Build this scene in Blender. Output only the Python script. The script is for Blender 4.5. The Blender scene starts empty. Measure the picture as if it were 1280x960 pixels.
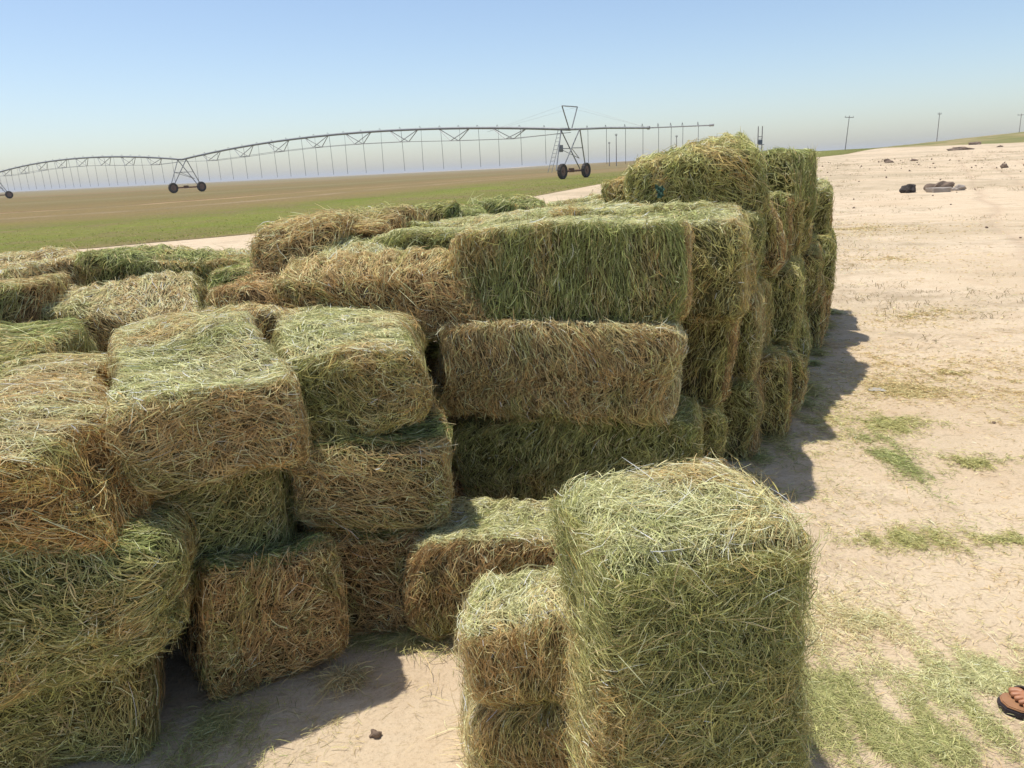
import bpy, bmesh, math, random
import numpy as np
from mathutils import Vector, Matrix, Euler

# ------------------------------------------------------------------ camera, world, sun, exposure
scene = bpy.context.scene
COL = scene.collection
cam_data = bpy.data.cameras.new('camera')
cam = bpy.data.objects.new('camera', cam_data)
COL.objects.link(cam)
cam_data.sensor_width = 36.0
cam_data.lens = 36.0 * 961.0 / 1280.0
cam_data.clip_start = 0.05
cam_data.clip_end = 20000.0
EYE = 1.65
PITCH, ROLL = math.radians(15.72), math.radians(-2.75)
cam.matrix_world = Matrix.Translation((0, 0, EYE)) @ Matrix.Rotation(math.pi / 2 - PITCH, 4, 'X') @ Matrix.Rotation(ROLL, 4, 'Z')
scene.camera = cam

SUN_TO = Vector((-0.27, 0.12, 1.0)).normalized()          # direction towards the sun
SUN_EL = math.asin(SUN_TO.z)
SUN_AZ = math.atan2(SUN_TO.x, SUN_TO.y)
world = bpy.data.worlds.new('World')
scene.world = world
world.use_nodes = True
wn = world.node_tree.nodes
wl = world.node_tree.links
wn.clear()
w_out = wn.new('ShaderNodeOutputWorld')
w_bg = wn.new('ShaderNodeBackground')
w_sky = wn.new('ShaderNodeTexSky')
w_sky.sky_type = 'NISHITA'
w_sky.sun_disc = False
w_sky.sun_elevation = SUN_EL
w_sky.sun_rotation = SUN_AZ % (2 * math.pi)
w_sky.altitude = 0.0
w_sky.air_density = 0.9
w_sky.dust_density = 0.95
w_sky.ozone_density = 1.4
w_bg.inputs['Strength'].default_value = 0.125
wl.new(w_sky.outputs['Color'], w_bg.inputs['Color'])
wl.new(w_bg.outputs['Background'], w_out.inputs['Surface'])

sun_data = bpy.data.lights.new('sun', 'SUN')
sun_data.energy = 3.6
sun_data.angle = math.radians(0.53)
sun_data.color = (1.0, 0.95, 0.87)
sun = bpy.data.objects.new('sun', sun_data)
COL.objects.link(sun)
sun.rotation_euler = SUN_TO.to_track_quat('Z', 'Y').to_euler()

scene.view_settings.view_transform = 'Standard'
scene.view_settings.look = 'None'
scene.view_settings.gamma = 1.0
scene.view_settings.use_curve_mapping = False
scene.view_settings.exposure = 0.35
scene.cycles.max_bounces = 6
scene.cycles.diffuse_bounces = 4
scene.cycles.glossy_bounces = 2
scene.cycles.transmission_bounces = 3
scene.cycles.transparent_max_bounces = 4

# ------------------------------------------------------------------ helpers
def rng(seed):
    return np.random.default_rng(seed)


def tag(o, label=None, cat=None, group=None, kind=None):
    if label: o['label'] = label
    if cat: o['category'] = cat
    if group: o['group'] = group
    if kind: o['kind'] = kind
    return o


def link(name, me, mat=None, parent=None):
    o = bpy.data.objects.new(name, me)
    COL.objects.link(o)
    if mat is not None:
        me.materials.append(mat)
    if parent is not None:
        o.parent = parent
    return o


def empty(name, loc=(0, 0, 0), rz=0.0):
    o = bpy.data.objects.new(name, None)
    o.empty_display_size = 0.2
    COL.objects.link(o)
    o.location = loc
    o.rotation_euler = (0, 0, rz)
    return o


def mesh_np(name, verts, faces4, cols=None, smooth=True, uvs=None):
    """verts (n,3); faces4 (m,4) quads; cols (n,3) per-vertex base colour"""
    me = bpy.data.meshes.new(name)
    nv, nf = len(verts), len(faces4)
    me.vertices.add(nv)
    me.vertices.foreach_set('co', np.asarray(verts, np.float32).ravel())
    me.loops.add(nf * 4)
    me.loops.foreach_set('vertex_index', np.asarray(faces4, np.int32).ravel())
    me.polygons.add(nf)
    me.polygons.foreach_set('loop_start', np.arange(0, nf * 4, 4, dtype=np.int32))
    me.polygons.foreach_set('use_smooth', np.full(nf, smooth))
    if cols is not None:
        at = me.color_attributes.new('tint', 'FLOAT_COLOR', 'POINT')
        c4 = np.ones((nv, 4), np.float32)
        c4[:, :3] = cols
        at.data.foreach_set('color', c4.ravel())
    if uvs is not None:
        uv = me.uv_layers.new(name='UVMap')
        uv.data.foreach_set('uv', np.asarray(uvs, np.float32)[np.asarray(faces4).ravel()].ravel())
    me.update(calc_edges=True)
    me.validate()
    return me


class NT:
    def __init__(self, name):
        self.m = bpy.data.materials.new(name)
        self.m.use_nodes = True
        self.n = self.m.node_tree.nodes
        self.l = self.m.node_tree.links
        self.n.clear()
        self.out = self.n.new('ShaderNodeOutputMaterial')

    def node(self, t, **kw):
        nd = self.n.new(t)
        for k, v in kw.items():
            if k.startswith('i_'):
                nd.inputs[k[2:].replace('_', ' ')].default_value = v
            else:
                setattr(nd, k, v)
        return nd

    def link(self, a, b):
        self.l.new(a, b)

    def noise(self, vec, scale, detail=4, rough=0.55):
        nd = self.node('ShaderNodeTexNoise')
        nd.inputs['Scale'].default_value = scale
        nd.inputs['Detail'].default_value = detail
        nd.inputs['Roughness'].default_value = rough
        if vec is not None:
            self.link(vec, nd.inputs['Vector'])
        return nd.outputs['Fac']

    def ramp(self, fac, stops, interp='LINEAR'):
        nd = self.node('ShaderNodeValToRGB')
        cr = nd.color_ramp
        cr.interpolation = interp
        while len(cr.elements) < len(stops):
            cr.elements.new(0.5)
        for e, (p, c) in zip(cr.elements, stops):
            e.position = p
            e.color = (*c, 1) if len(c) == 3 else c
        self.link(fac, nd.inputs['Fac'])
        return nd.outputs['Color']

    def mix(self, fac, a, b, mode='MIX'):
        nd = self.node('ShaderNodeMix', data_type='RGBA', blend_type=mode)
        for sock, v in ((nd.inputs[0], fac), (nd.inputs[6], a), (nd.inputs[7], b)):
            if isinstance(v, (int, float)):
                sock.default_value = v
            elif isinstance(v, tuple):
                sock.default_value = (*v, 1)
            else:
                self.link(v, sock)
        return nd.outputs[2]

    def math(self, op, a, b=None):
        nd = self.node('ShaderNodeMath', operation=op)
        for sock, v in zip(nd.inputs, (a, b)):
            if v is None: continue
            if isinstance(v, (int, float)): sock.default_value = v
            else: self.link(v, sock)
        return nd.outputs[0]

    def bump(self, h, strength, dist):
        nd = self.node('ShaderNodeBump')
        nd.inputs['Strength'].default_value = strength
        nd.inputs['Distance'].default_value = dist
        self.link(h, nd.inputs['Height'])
        return nd.outputs['Normal']

    def principled(self, col, rough=0.8, spec=0.3, normal=None, metal=0.0):
        p = self.node('ShaderNodeBsdfPrincipled')
        for key, v in (('Base Color', col), ('Roughness', rough), ('Metallic', metal), ('Specular IOR Level', spec)):
            s = p.inputs[key]
            if isinstance(v, (int, float)): s.default_value = v
            elif isinstance(v, tuple): s.default_value = (*v, 1)
            else: self.link(v, s)
        if normal is not None:
            self.link(normal, p.inputs['Normal'])
        return p.outputs[0]

    def done(self, shader):
        self.link(shader, self.out.inputs['Surface'])
        return self.m


def mat_straw(name, translucent=0.36):
    t = NT(name)
    a = t.node('ShaderNodeAttribute', attribute_name='tint')
    d = t.principled(a.outputs['Color'], 0.8, 0.12)
    tr = t.node('ShaderNodeBsdfTranslucent')
    t.link(a.outputs['Color'], tr.inputs['Color'])
    m = t.node('ShaderNodeMixShader')
    m.inputs[0].default_value = translucent
    t.link(d, m.inputs[1]); t.link(tr.outputs[0], m.inputs[2])
    return t.done(m.outputs[0])


def mat_plain(name, col, rough=0.6, metal=0.0, var=0.15, scale=6.0, spec=0.4):
    t = NT(name)
    tc = t.node('ShaderNodeTexCoord')
    f = t.noise(tc.outputs['Object'], scale, 5)
    dark = tuple(c * (1 - var) for c in col)
    light = tuple(min(1, c * (1 + var)) for c in col)
    c = t.ramp(f, [(0.3, dark), (0.7, light)])
    n = t.bump(f, 0.15, 0.01)
    return t.done(t.principled(c, rough, spec, n, metal))


def sstep(a, b, x):
    t = np.clip((np.asarray(x, float) - a) / (b - a), 0, 1)
    return t * t * (3 - 2 * t)


def ground_h(x, y):
    x = np.asarray(x, float); y = np.asarray(y, float)
    h = 0.40 * sstep(15, 70, y)
    h = h + 1.55 * sstep(14, 75, x) * sstep(45, 170, y)
    near = 1 - sstep(9, 30, np.hypot(x, y))
    h = h + near * (0.012 * np.sin(2.1 * x + 0.7 * y + 1.0) * np.sin(1.7 * y - 0.6 * x) + 0.007 * np.sin(5.3 * x + 2.2) * np.sin(4.7 * y + 0.4 * x)
                    + 0.004 * np.sin(11.3 * x + 3.1 * y) * np.sin(9.1 * y - 2.0 * x))
    return h


# ------------------------------------------------------------------ ground
def mat_sand():
    t = NT('sand')
    tc = t.node('ShaderNodeTexCoord').outputs['Object']
    rut = t.node('ShaderNodeMapping')
    rut.inputs['Rotation'].default_value = (0, 0, math.radians(-61))
    rut.inputs['Scale'].default_value = (0.10, 1.5, 1.0)
    t.link(tc, rut.inputs['Vector'])
    tracks = t.noise(rut.outputs[0], 1.6, 6, 0.6)
    big = t.noise(tc, 0.35, 5)
    mid = t.noise(tc, 2.6, 7, 0.65)
    foot = t.noise(tc, 7.5, 4, 0.5)
    fine = t.noise(tc, 70, 6, 0.75)
    c = t.ramp(big, [(0.30, (0.57, 0.445, 0.295)), (0.5, (0.66, 0.53, 0.365)), (0.72, (0.72, 0.59, 0.425))])
    c = t.mix(t.ramp(tracks, [(0.46, (0, 0, 0)), (0.62, (0.45, 0.45, 0.45))]), c, (0.57, 0.43, 0.285))
    c = t.mix(t.ramp(mid, [(0.46, (0, 0, 0)), (0.66, (0.5, 0.5, 0.5))]), c, (0.54, 0.40, 0.255))
    stretch = t.node('ShaderNodeMapping')
    stretch.inputs['Scale'].default_value = (3.0, 9.0, 1.0)
    t.link(tc, stretch.inputs['Vector'])
    dust = t.noise(stretch.outputs[0], 6.5, 10, 0.8)
    c = t.mix(t.ramp(dust, [(0.54, (0, 0, 0)), (0.66, (0.6, 0.6, 0.6))]), c, (0.44, 0.345, 0.19))
    c = t.mix(t.ramp(fine, [(0.50, (0, 0, 0)), (0.70, (0.7, 0.7, 0.7))]), c, (0.37, 0.275, 0.175))
    # worn wheel tracks running along the stack
    turn = t.node('ShaderNodeMapping')
    turn.inputs['Rotation'].default_value = (0, 0, math.radians(-61))
    t.link(tc, turn.inputs['Vector'])
    sx = t.node('ShaderNodeSeparateXYZ'); t.link(turn.outputs[0], sx.inputs[0])
    yp = t.math('ADD', sx.outputs[1], t.math('MULTIPLY', t.noise(tc, 0.22, 3), 1.1))
    band = None
    for c0 in (-0.75, -2.35, -4.3, -5.9, -9.0, -10.6):
        b_ = t.math('SUBTRACT', 1.0, t.math('MINIMUM', t.math('MULTIPLY', t.math('ABSOLUTE', t.math('SUBTRACT', yp, c0)), 4.6), 1.0))
        band = b_ if band is None else t.math('ADD', band, b_)
    wear = t.math('MULTIPLY', band, t.math('MULTIPLY', t.noise(tc, 3.5, 6, 0.7), 0.95))
    c = t.mix(wear, c, (0.50, 0.365, 0.245))
    # scrubby patches on the bare land further off
    far = t.noise(tc, 0.07, 10, 0.75)
    c = t.mix(t.ramp(far, [(0.48, (0, 0, 0)), (0.60, (0.65, 0.65, 0.65))]), c, (0.37, 0.30, 0.19))
    far2 = t.noise(tc, 0.35, 10, 0.8)
    c = t.mix(t.ramp(far2, [(0.53, (0, 0, 0)), (0.62, (0.55, 0.55, 0.55))]), c, (0.33, 0.25, 0.155))
    h = t.math('ADD', t.math('ADD', t.math('MULTIPLY', mid, 0.9), t.math('MULTIPLY', fine, 0.16)), t.math('ADD', t.math('MULTIPLY', foot, 0.45), t.math('SUBTRACT', t.math('MULTIPLY', tracks, 0.8), t.math('MULTIPLY', wear, 1.2))))
    n = t.bump(h, 0.85, 0.05)
    return t.done(t.principled(c, 0.95, 0.1, n))


N = 520
tt = np.linspace(-1, 1, N)
ax = 1.48 * np.sinh(9.0 * tt)
GX, GY = np.meshgrid(ax, ax + 2.0, indexing='ij')
GZ = ground_h(GX, GY)
gv = np.stack([GX, GY, GZ], -1).reshape(-1, 3)
ii, jj = np.meshgrid(np.arange(N - 1), np.arange(N - 1), indexing='ij')
b0 = (ii * N + jj).ravel()
gf = np.stack([b0, b0 + N, b0 + N + 1, b0 + 1], -1)
tag(link('ground', mesh_np('ground', gv, gf), mat_sand()), kind='structure')

# the irrigated field: a sheet with its own edge, v = metres in from that edge
EDGE = np.array([(-150, -14), (-80, 6), (-40, 13.5), (-22, 18.2), (-13.9, 20.9), (-11.4, 21.9), (-10.5, 22.6), (-8, 24.2), (-3, 30.5), (1.5, 40), (6.6, 53), (18, 80), (33, 108), (54, 125), (140, 260), (420, 640)], float)


def edge_points(n):
    seg = np.hypot(*np.diff(EDGE, axis=0).T)
    s = np.concatenate([[0], np.cumsum(seg)])
    u = np.interp(np.linspace(0, 1, n), np.linspace(0, 1, len(s)), s)
    return np.stack([np.interp(u, s, EDGE[:, 0]), np.interp(u, s, EDGE[:, 1])], -1), u


INW = np.array([-0.50, 0.866])


def mat_field():
    t = NT('crop_field')
    uv = t.node('ShaderNodeUVMap').outputs[0]
    sep = t.node('ShaderNodeSeparateXYZ')
    t.link(uv, sep.inputs[0])
    tc = t.node('ShaderNodeTexCoord').outputs['Object']
    wob = t.noise(tc, 0.05, 5, 0.6)
    wob2 = t.noise(tc, 0.6, 5, 0.6)
    v = t.math('ADD', sep.outputs[1], t.math('MULTIPLY', t.math('SUBTRACT', wob, 0.5), 7.0))
    v = t.math('ADD', v, t.math('MULTIPLY', t.math('SUBTRACT', wob2, 0.5), 2.2))
    v = t.math('DIVIDE', v, 200.0)
    green, lime, brown, tan, olive, pale = (0.155, 0.18, 0.028), (0.195, 0.21, 0.04), (0.235, 0.17, 0.068), (0.30, 0.225, 0.125), (0.18, 0.15, 0.058), (0.235, 0.19, 0.09)
    m = lambda d: d / 200.0
    c = t.ramp(v, [(0.0, (0.25, 0.22, 0.07)), (m(1.5), green), (m(9), lime), (m(13), green), (m(17), (0.21, 0.18, 0.05)), (m(21.5), brown), (m(23.5), brown), (m(24.2), tan),
                   (m(25.2), tan), (m(26), brown), (m(33), brown), (m(33.8), (0.42, 0.30, 0.16)), (m(35.5), (0.16, 0.09, 0.04)), (m(36.5), brown), (m(44), (0.20, 0.145, 0.058)), (m(56), olive),
                   (m(66), pale), (m(72), olive), (m(95), (0.21, 0.15, 0.06)), (m(130), olive), (m(150), (0.23, 0.15, 0.07)), (m(185), pale)])
    patch = t.noise(tc, 0.16, 8, 0.75)
    c = t.mix(t.ramp(patch, [(0.42, (0, 0, 0)), (0.62, (0.85, 0.85, 0.85))]), c, (0.21, 0.16, 0.07))
    st = t.node('ShaderNodeMapping')
    st.inputs['Scale'].default_value = (0.012, 1.1, 1.0)
    t.link(uv, st.inputs['Vector'])
    lines = t.noise(st.outputs[0], 1.0, 4, 0.6)
    c = t.mix(t.ramp(lines, [(0.5, (0, 0, 0)), (0.75, (0.5, 0.5, 0.5))]), c, (0.26, 0.175, 0.085))
    grain = t.noise(tc, 5.0, 6, 0.75)
    c = t.mix(0.5, c, t.ramp(grain, [(0.3, (0.25, 0.25, 0.25)), (0.7, (0.75, 0.75, 0.75))]), 'OVERLAY')
    n = t.bump(grain, 0.7, 0.12)
    return t.done(t.principled(c, 0.95, 0.1, n))


EP, EU = edge_points(220)
dd = np.concatenate([np.linspace(0, 60, 41), np.geomspace(64, 2600, 45)])
FX = EP[:, None, 0] + dd[None, :] * INW[0]
FY = EP[:, None, 1] + dd[None, :] * INW[1]
FZ = ground_h(FX, FY) + 0.05 * sstep(0, 0.6, dd)[None, :] + 0.012
nu, nd_ = FX.shape
fu, fv = np.broadcast_to(EU[:, None], FX.shape), np.broadcast_to(dd[None, :], FX.shape)
ii, jj = np.meshgrid(np.arange(nu - 1), np.arange(nd_ - 1), indexing='ij')
b0 = (ii * nd_ + jj).ravel()
ff = np.stack([b0, b0 + nd_, b0 + nd_ + 1, b0 + 1], -1)
tag(link('field', mesh_np('field', np.stack([FX, FY, FZ], -1).reshape(-1, 3), ff, uvs=np.stack([fu, fv], -1).reshape(-1, 2)), mat_field()), kind='structure')

# the low green mound on the right horizon
hx, hy = np.meshgrid(np.linspace(-1, 1, 70), np.linspace(-1, 1, 50), indexing='ij')
HX, HY = 128 + 62 * hx, 165 + 45 * hy
rr = np.hypot(hx, hy)
HZ = ground_h(HX, HY) - 0.25 + 2.6 * (1 - sstep(0.05, 1.0, rr)) + 0.05 * np.sin(HX * 0.9) * np.sin(HY * 0.7)
HZ = np.where(rr > 1, ground_h(HX, HY) - 1.0, HZ)
ii, jj = np.meshgrid(np.arange(69), np.arange(49), indexing='ij')
b0 = (ii * 50 + jj).ravel()
t = NT('mound_grass')
tc = t.node('ShaderNodeTexCoord').outputs['Object']
c = t.ramp(t.noise(tc, 0.12, 6, 0.65), [(0.35, (0.36, 0.27, 0.14)), (0.5, (0.22, 0.20, 0.07)), (0.7, (0.15, 0.165, 0.05))])
tag(link('hill', mesh_np('hill', np.stack([HX, HY, HZ], -1).reshape(-1, 3), np.stack([b0, b0 + 50, b0 + 51, b0 + 1], -1)), t.done(t.principled(c, 0.95, 0.1))), kind='structure')

# ------------------------------------------------------------------ straw ribbons
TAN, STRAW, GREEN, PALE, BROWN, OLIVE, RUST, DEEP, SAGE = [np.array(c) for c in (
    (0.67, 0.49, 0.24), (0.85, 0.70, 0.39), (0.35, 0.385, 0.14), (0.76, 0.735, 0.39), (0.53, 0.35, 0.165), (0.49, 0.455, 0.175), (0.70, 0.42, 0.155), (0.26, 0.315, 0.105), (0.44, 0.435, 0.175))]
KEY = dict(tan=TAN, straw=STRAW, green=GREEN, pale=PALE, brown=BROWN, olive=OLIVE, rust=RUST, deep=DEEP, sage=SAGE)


def ribbons(P, T, W, widths, cols, segcols=True, r=None):
    """P (n,k,3) centre lines, W (n,3) width directions -> verts, quads, colours"""
    n, k, _ = P.shape
    taper = np.ones(k); taper[0] = 0.75; taper[-1] = 0.35
    off = W[:, None, :] * (widths[:, None] * taper[None, :] * 0.5)[..., None]
    V = np.stack([P - off, P + off], 2).reshape(-1, 3)
    base = (np.arange(n) * k * 2)[:, None] + (np.arange(k - 1) * 2)[None, :]
    F = np.stack([base, base + 1, base + 3, base + 2], -1).reshape(-1, 4)
    C = np.repeat(cols, k * 2, axis=0)
    return V, F, C


class Deform:
    """flat box -> sagged, rounded, lumpy bale"""
    def __init__(s, half, seed, lump=1.0, e=8.0, crease=0.0):
        s.crease = crease
        g = rng(seed)
        s.h = np.array(half); s.e = e; s.lump = lump
        s.k = g.normal(0, 1, (10, 3)) * np.array([5, 7, 7])
        s.ph = g.uniform(0, 6.28, 10)
        s.dir = g.normal(0, 1, (10, 3))
        s.shear = g.normal(0, 0.05, 3) * lump
        s.bow = g.normal(0, 0.035) * lump
        s.fl = g.uniform(0, 6.28)
        s.sag = g.uniform(0.0, 0.05, 2) * lump
        s.tap = g.normal(0, 0.07, 3) * lump

    def __call__(s, p):
        q = p / s.h
        m = np.abs(q).max(-1, keepdims=True) + 1e-9
        rr = (np.abs(q) ** s.e).sum(-1, keepdims=True) ** (1 / s.e) + 1e-9
        x = q * (m / rr) * s.h
        d = np.zeros_like(x)
        for i in range(10):
            amp = (0.020 if i < 4 else 0.003) * s.lump
            sc = 1.0 if i < 4 else 3.0
            d += amp * np.sin((x @ (s.k[i] * sc) + s.ph[i]))[..., None] * s.dir[i] * 0.6
        # flakes: shallow ridges across the length
        ridge = 0.004 * s.lump * np.sin(x[..., 0:1] * 55 + s.fl + 2 * np.sin(x[..., 1:2] * 9))
        d[..., 1:] += ridge * np.sign(q[..., 1:]) * (np.abs(q[..., 1:]) > 0.8)
        x = x + d
        x[..., 1] += s.bow * (x[..., 0] / s.h[0]) ** 2 + s.shear[0] * x[..., 2]
        x[..., 0] += s.shear[1] * x[..., 2]
        fx, fy, fz = (x[..., i] / s.h[i] for i in range(3))
        x[..., 2] -= s.h[2] * (s.sag[0] * 2.2 * np.clip(fx, 0, 1.3) ** 2 + s.sag[1] * 2.2 * np.clip(-fx, 0, 1.3) ** 2) * (0.4 + 0.6 * np.clip(fz, 0, 1))
        x[..., 1] *= (1 + s.tap[0] * fx + 0.02 * (1 - fz ** 2)) * (1 - 1.4 * s.crease * np.exp(-(x[..., 2] / 0.03) ** 2))
        x[..., 2] *= 1 + s.tap[1] * fx + s.tap[2] * fy
        x[..., 0] *= (1 + 0.015 * (1 - fz ** 2)) * (1 - s.crease * np.exp(-(x[..., 2] / 0.03) ** 2))
        x[..., 2] += s.shear[2] * 0.5 * x[..., 1]
        return x


FACES = [(2, 1), (1, -1), (1, 1), (0, -1), (0, 1), (2, -1)]     # axis, sign: top, front, back, left end, right end, bottom


def core_mesh(df, half, inset, res):
    """closed rounded box as quads"""
    V, F, off = [], [], 0
    for axis, sg in FACES:
        a, b = [i for i in range(3) if i != axis]
        na, nb = res[a], res[b]
        u, v = np.meshgrid(np.linspace(-1, 1, na), np.linspace(-1, 1, nb), indexing='ij')
        p = np.zeros((na, nb, 3))
        p[..., axis] = sg; p[..., a] = u; p[..., b] = v
        V.append((p * (np.array(half) - inset)).reshape(-1, 3))
        i, j = np.meshgrid(np.arange(na - 1), np.arange(nb - 1), indexing='ij')
        q = (i * nb + j).ravel() + off
        f = np.stack([q, q + nb, q + nb + 1, q + 1], -1)
        flip = (sg > 0) ^ (axis == 1)
        F.append(f if flip else f[:, ::-1])
        off += na * nb
    return df(np.concatenate(V)), np.concatenate(F)


def bale_mesh(name, half, seed, dist, top, side, end, look, fuzz=1.25, dens=1.0, lump=1.0, lenk=1.0, width=None, std=False, cover=None, e=11.0, crease=0.0):
    """look: face index -> (preferred angle deg from first in-plane axis, spread deg)"""
    g = rng(seed)
    half = np.array(half)
    df = Deform(half, seed + 7, lump, e, crease)
    w0 = width or max(0.00115, 0.00068 * dist)
    L0 = (0.055 + 0.0035 * min(dist, 8)) * lenk
    area = [half[1] * half[0] * 4, half[0] * half[2] * 4, half[0] * half[2] * 4, half[1] * half[2] * 4, half[1] * half[2] * 4, half[0] * half[1] * 4]
    wts = list(cover) if cover else [1, 1, 1, 1, 1, 1 if std else 0.15]
    k = 5 if dist < 2.6 else (4 if dist < 4.5 else 3)
    s = np.linspace(-0.5, 0.5, k)
    Ps, Ws, Cs, Wd = [], [], [], []
    fl_n = g.normal(0, 1, 64)
    blob_k = g.normal(0, 1, (6, 3)) * np.array([6, 8, 10, 13, 17, 22.0])[:, None]
    blob_p = g.uniform(0, 6.28, (6,))
    for fi, (axis, sg) in enumerate(FACES):
        n = int(2.8 * dens * wts[fi] * area[fi] / (L0 * w0))
        if n < 4: continue
        a, b = [i for i in range(3) if i != axis]
        c = np.zeros((n, 3))
        c[:, a] = g.uniform(-1, 1, n) * half[a]
        c[:, b] = g.uniform(-1, 1, n) * half[b]
        depth = g.beta(1.6, 2.2, n) * 0.040 * fuzz - 0.014
        c[:, axis] = sg * (half[axis] + depth)
        ang0, spread = look.get(fi, (90 if axis != 0 else 0, 30 if axis != 0 else 70))
        # swirl: the lie of the stalks drifts over the face
        sw = np.sin(c @ blob_k[0] * 0.8 + blob_p[0]) * spread * 0.8 + np.sin(c @ blob_k[1] * 1.4 + blob_p[1]) * spread * 0.5
        ang = np.radians(ang0 + sw + g.normal(0, 1, n) * spread * 0.85)
        wild = g.random(n) < 0.2
        ang = np.where(wild, g.uniform(0, np.pi, n), ang)
        nc = max(3, n // 28)
        cid = g.integers(0, nc, n); inc = g.random(n) < 0.34
        cpos = np.stack([g.uniform(-1, 1, nc) * half[a], g.uniform(-1, 1, nc) * half[b]], -1)
        edge = g.random(nc) < 0.22                      # tufts gather along the upper and side edges
        ax_ = g.integers(0, 2, nc); rows = np.arange(nc)
        cpos[rows[edge], ax_[edge]] = np.where(g.random(edge.sum()) < 0.7, 1, -1) * np.array([half[a], half[b]])[ax_[edge]] * g.uniform(0.93, 1.0, edge.sum())
        cang = np.radians(ang0 + g.normal(0, 1, nc) * (spread + 15)); ctilt = np.abs(g.normal(0, 0.24, nc)) * fuzz; ccol = g.normal(0, 0.45, nc)
        spreadr = g.uniform(0.008, 0.026, nc)[cid]
        pa, pb = cpos[cid, 0] + g.normal(0, 1, n) * spreadr, cpos[cid, 1] + g.normal(0, 1, n) * spreadr
        c[:, a] = np.where(inc, np.clip(pa, -half[a], half[a]), c[:, a]); c[:, b] = np.where(inc, np.clip(pb, -half[b], half[b]), c[:, b])
        ang = np.where(inc, cang[cid] + g.normal(0, 0.22, n), ang)
        tdir = np.zeros((n, 3)); tdir[:, a] = np.cos(ang); tdir[:, b] = np.sin(ang)
        sdir = np.zeros((n, 3)); sdir[:, a] = -np.sin(ang); sdir[:, b] = np.cos(ang)
        nrm = np.zeros((n, 3)); nrm[:, axis] = sg
        cls = g.random(n)
        ln = L0 * np.where(cls < 0.55, g.lognormal(-0.15, 0.35, n), np.where(cls < 0.90, g.uniform(0.2, 0.55, n), g.uniform(1.1, 2.0, n)))
        wk = np.where(cls < 0.55, 1.0, np.where(cls < 0.90, g.uniform(1.0, 1.7, n), 0.9))
        tilt = g.normal(0, 0.19, n) * fuzz
        bend = g.normal(0, 0.22, n) * ln
        curl = g.normal(0.0, 0.22, n) * ln
        fly = g.random(n) < 0.075 * fuzz
        tilt = np.where(fly, g.uniform(0.25, 0.8, n), tilt)
        tilt = np.where(inc & ~fly, ctilt[cid] + g.normal(0, 0.08, n), tilt)
        P = (c[:, None, :] + tdir[:, None, :] * (ln[:, None] * s)[..., None] + sdir[:, None, :] * (bend[:, None] * (s ** 2 - 0.08))[..., None]
             + nrm[:, None, :] * (ln[:, None] * (s + 0.25) * tilt[:, None] + curl[:, None] * (s ** 2 - 0.05) * 0.5)[..., None])
        # stalks that run past an edge fold round it; a few stick out
        lim = half + 0.012
        q = np.clip(P, -lim, lim)
        keep = np.where(g.random(n) < 0.30 * fuzz, g.uniform(0.5, 1.0, n), 0.30)[:, None, None]
        over = P - q
        ov = np.abs(over).sum(-1)
        P = q + over * keep
        # keep the folded part from sinking flat: push it inwards along the face normal
        P -= nrm[:, None, :] * (ov * 0.5)[..., None]
        P = df(P)
        roll = g.normal(0, 0.7, n)
        wdir = sdir * np.cos(roll)[:, None] + nrm * np.sin(roll)[:, None]
        # colour: face colour, flake to flake drift, blotches, stalk to stalk scatter
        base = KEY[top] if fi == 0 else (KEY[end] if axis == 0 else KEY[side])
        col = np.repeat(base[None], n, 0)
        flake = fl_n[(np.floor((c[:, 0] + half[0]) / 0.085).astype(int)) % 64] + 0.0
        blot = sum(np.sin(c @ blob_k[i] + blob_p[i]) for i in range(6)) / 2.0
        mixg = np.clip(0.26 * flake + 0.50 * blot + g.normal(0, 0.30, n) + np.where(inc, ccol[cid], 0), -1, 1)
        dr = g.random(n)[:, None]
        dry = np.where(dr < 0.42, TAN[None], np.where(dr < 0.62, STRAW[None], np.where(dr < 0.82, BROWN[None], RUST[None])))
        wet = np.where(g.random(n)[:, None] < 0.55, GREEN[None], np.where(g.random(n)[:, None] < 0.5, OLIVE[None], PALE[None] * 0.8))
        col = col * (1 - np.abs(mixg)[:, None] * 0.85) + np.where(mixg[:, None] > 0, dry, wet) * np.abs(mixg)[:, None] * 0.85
        col *= g.lognormal(0.02, 0.42, n)[:, None]
        pale = g.random(n) < 0.08
        col[pale] = STRAW * g.uniform(0.8, 1.4, pale.sum())[:, None]
        Ps.append(P); Ws.append(wdir); Cs.append(np.clip(col, 0.01, 0.88)); Wd.append(w0 * wk * g.uniform(0.6, 1.4, n))
    V, F, C = ribbons(np.concatenate(Ps), None, np.concatenate(Ws), np.concatenate(Wd), np.concatenate(Cs))
    res = (28, 16, 14) if dist < 3 else (18, 10, 10)
    cv, cf = core_mesh(df, half, 0.012, res)
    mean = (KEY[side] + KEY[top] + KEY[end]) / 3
    cc = np.repeat((mean * 0.24)[None], len(cv), 0) * rng(seed + 3).uniform(0.7, 1.3, len(cv))[:, None]  # core tint darkened to paint in the shade of gaps between stalks
    return mesh_np(name, np.concatenate([cv, V]), np.concatenate([cf, F + len(cv)]), np.concatenate([cc, C]))


M_HAY = mat_straw('hay')
SEED = [100]


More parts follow.
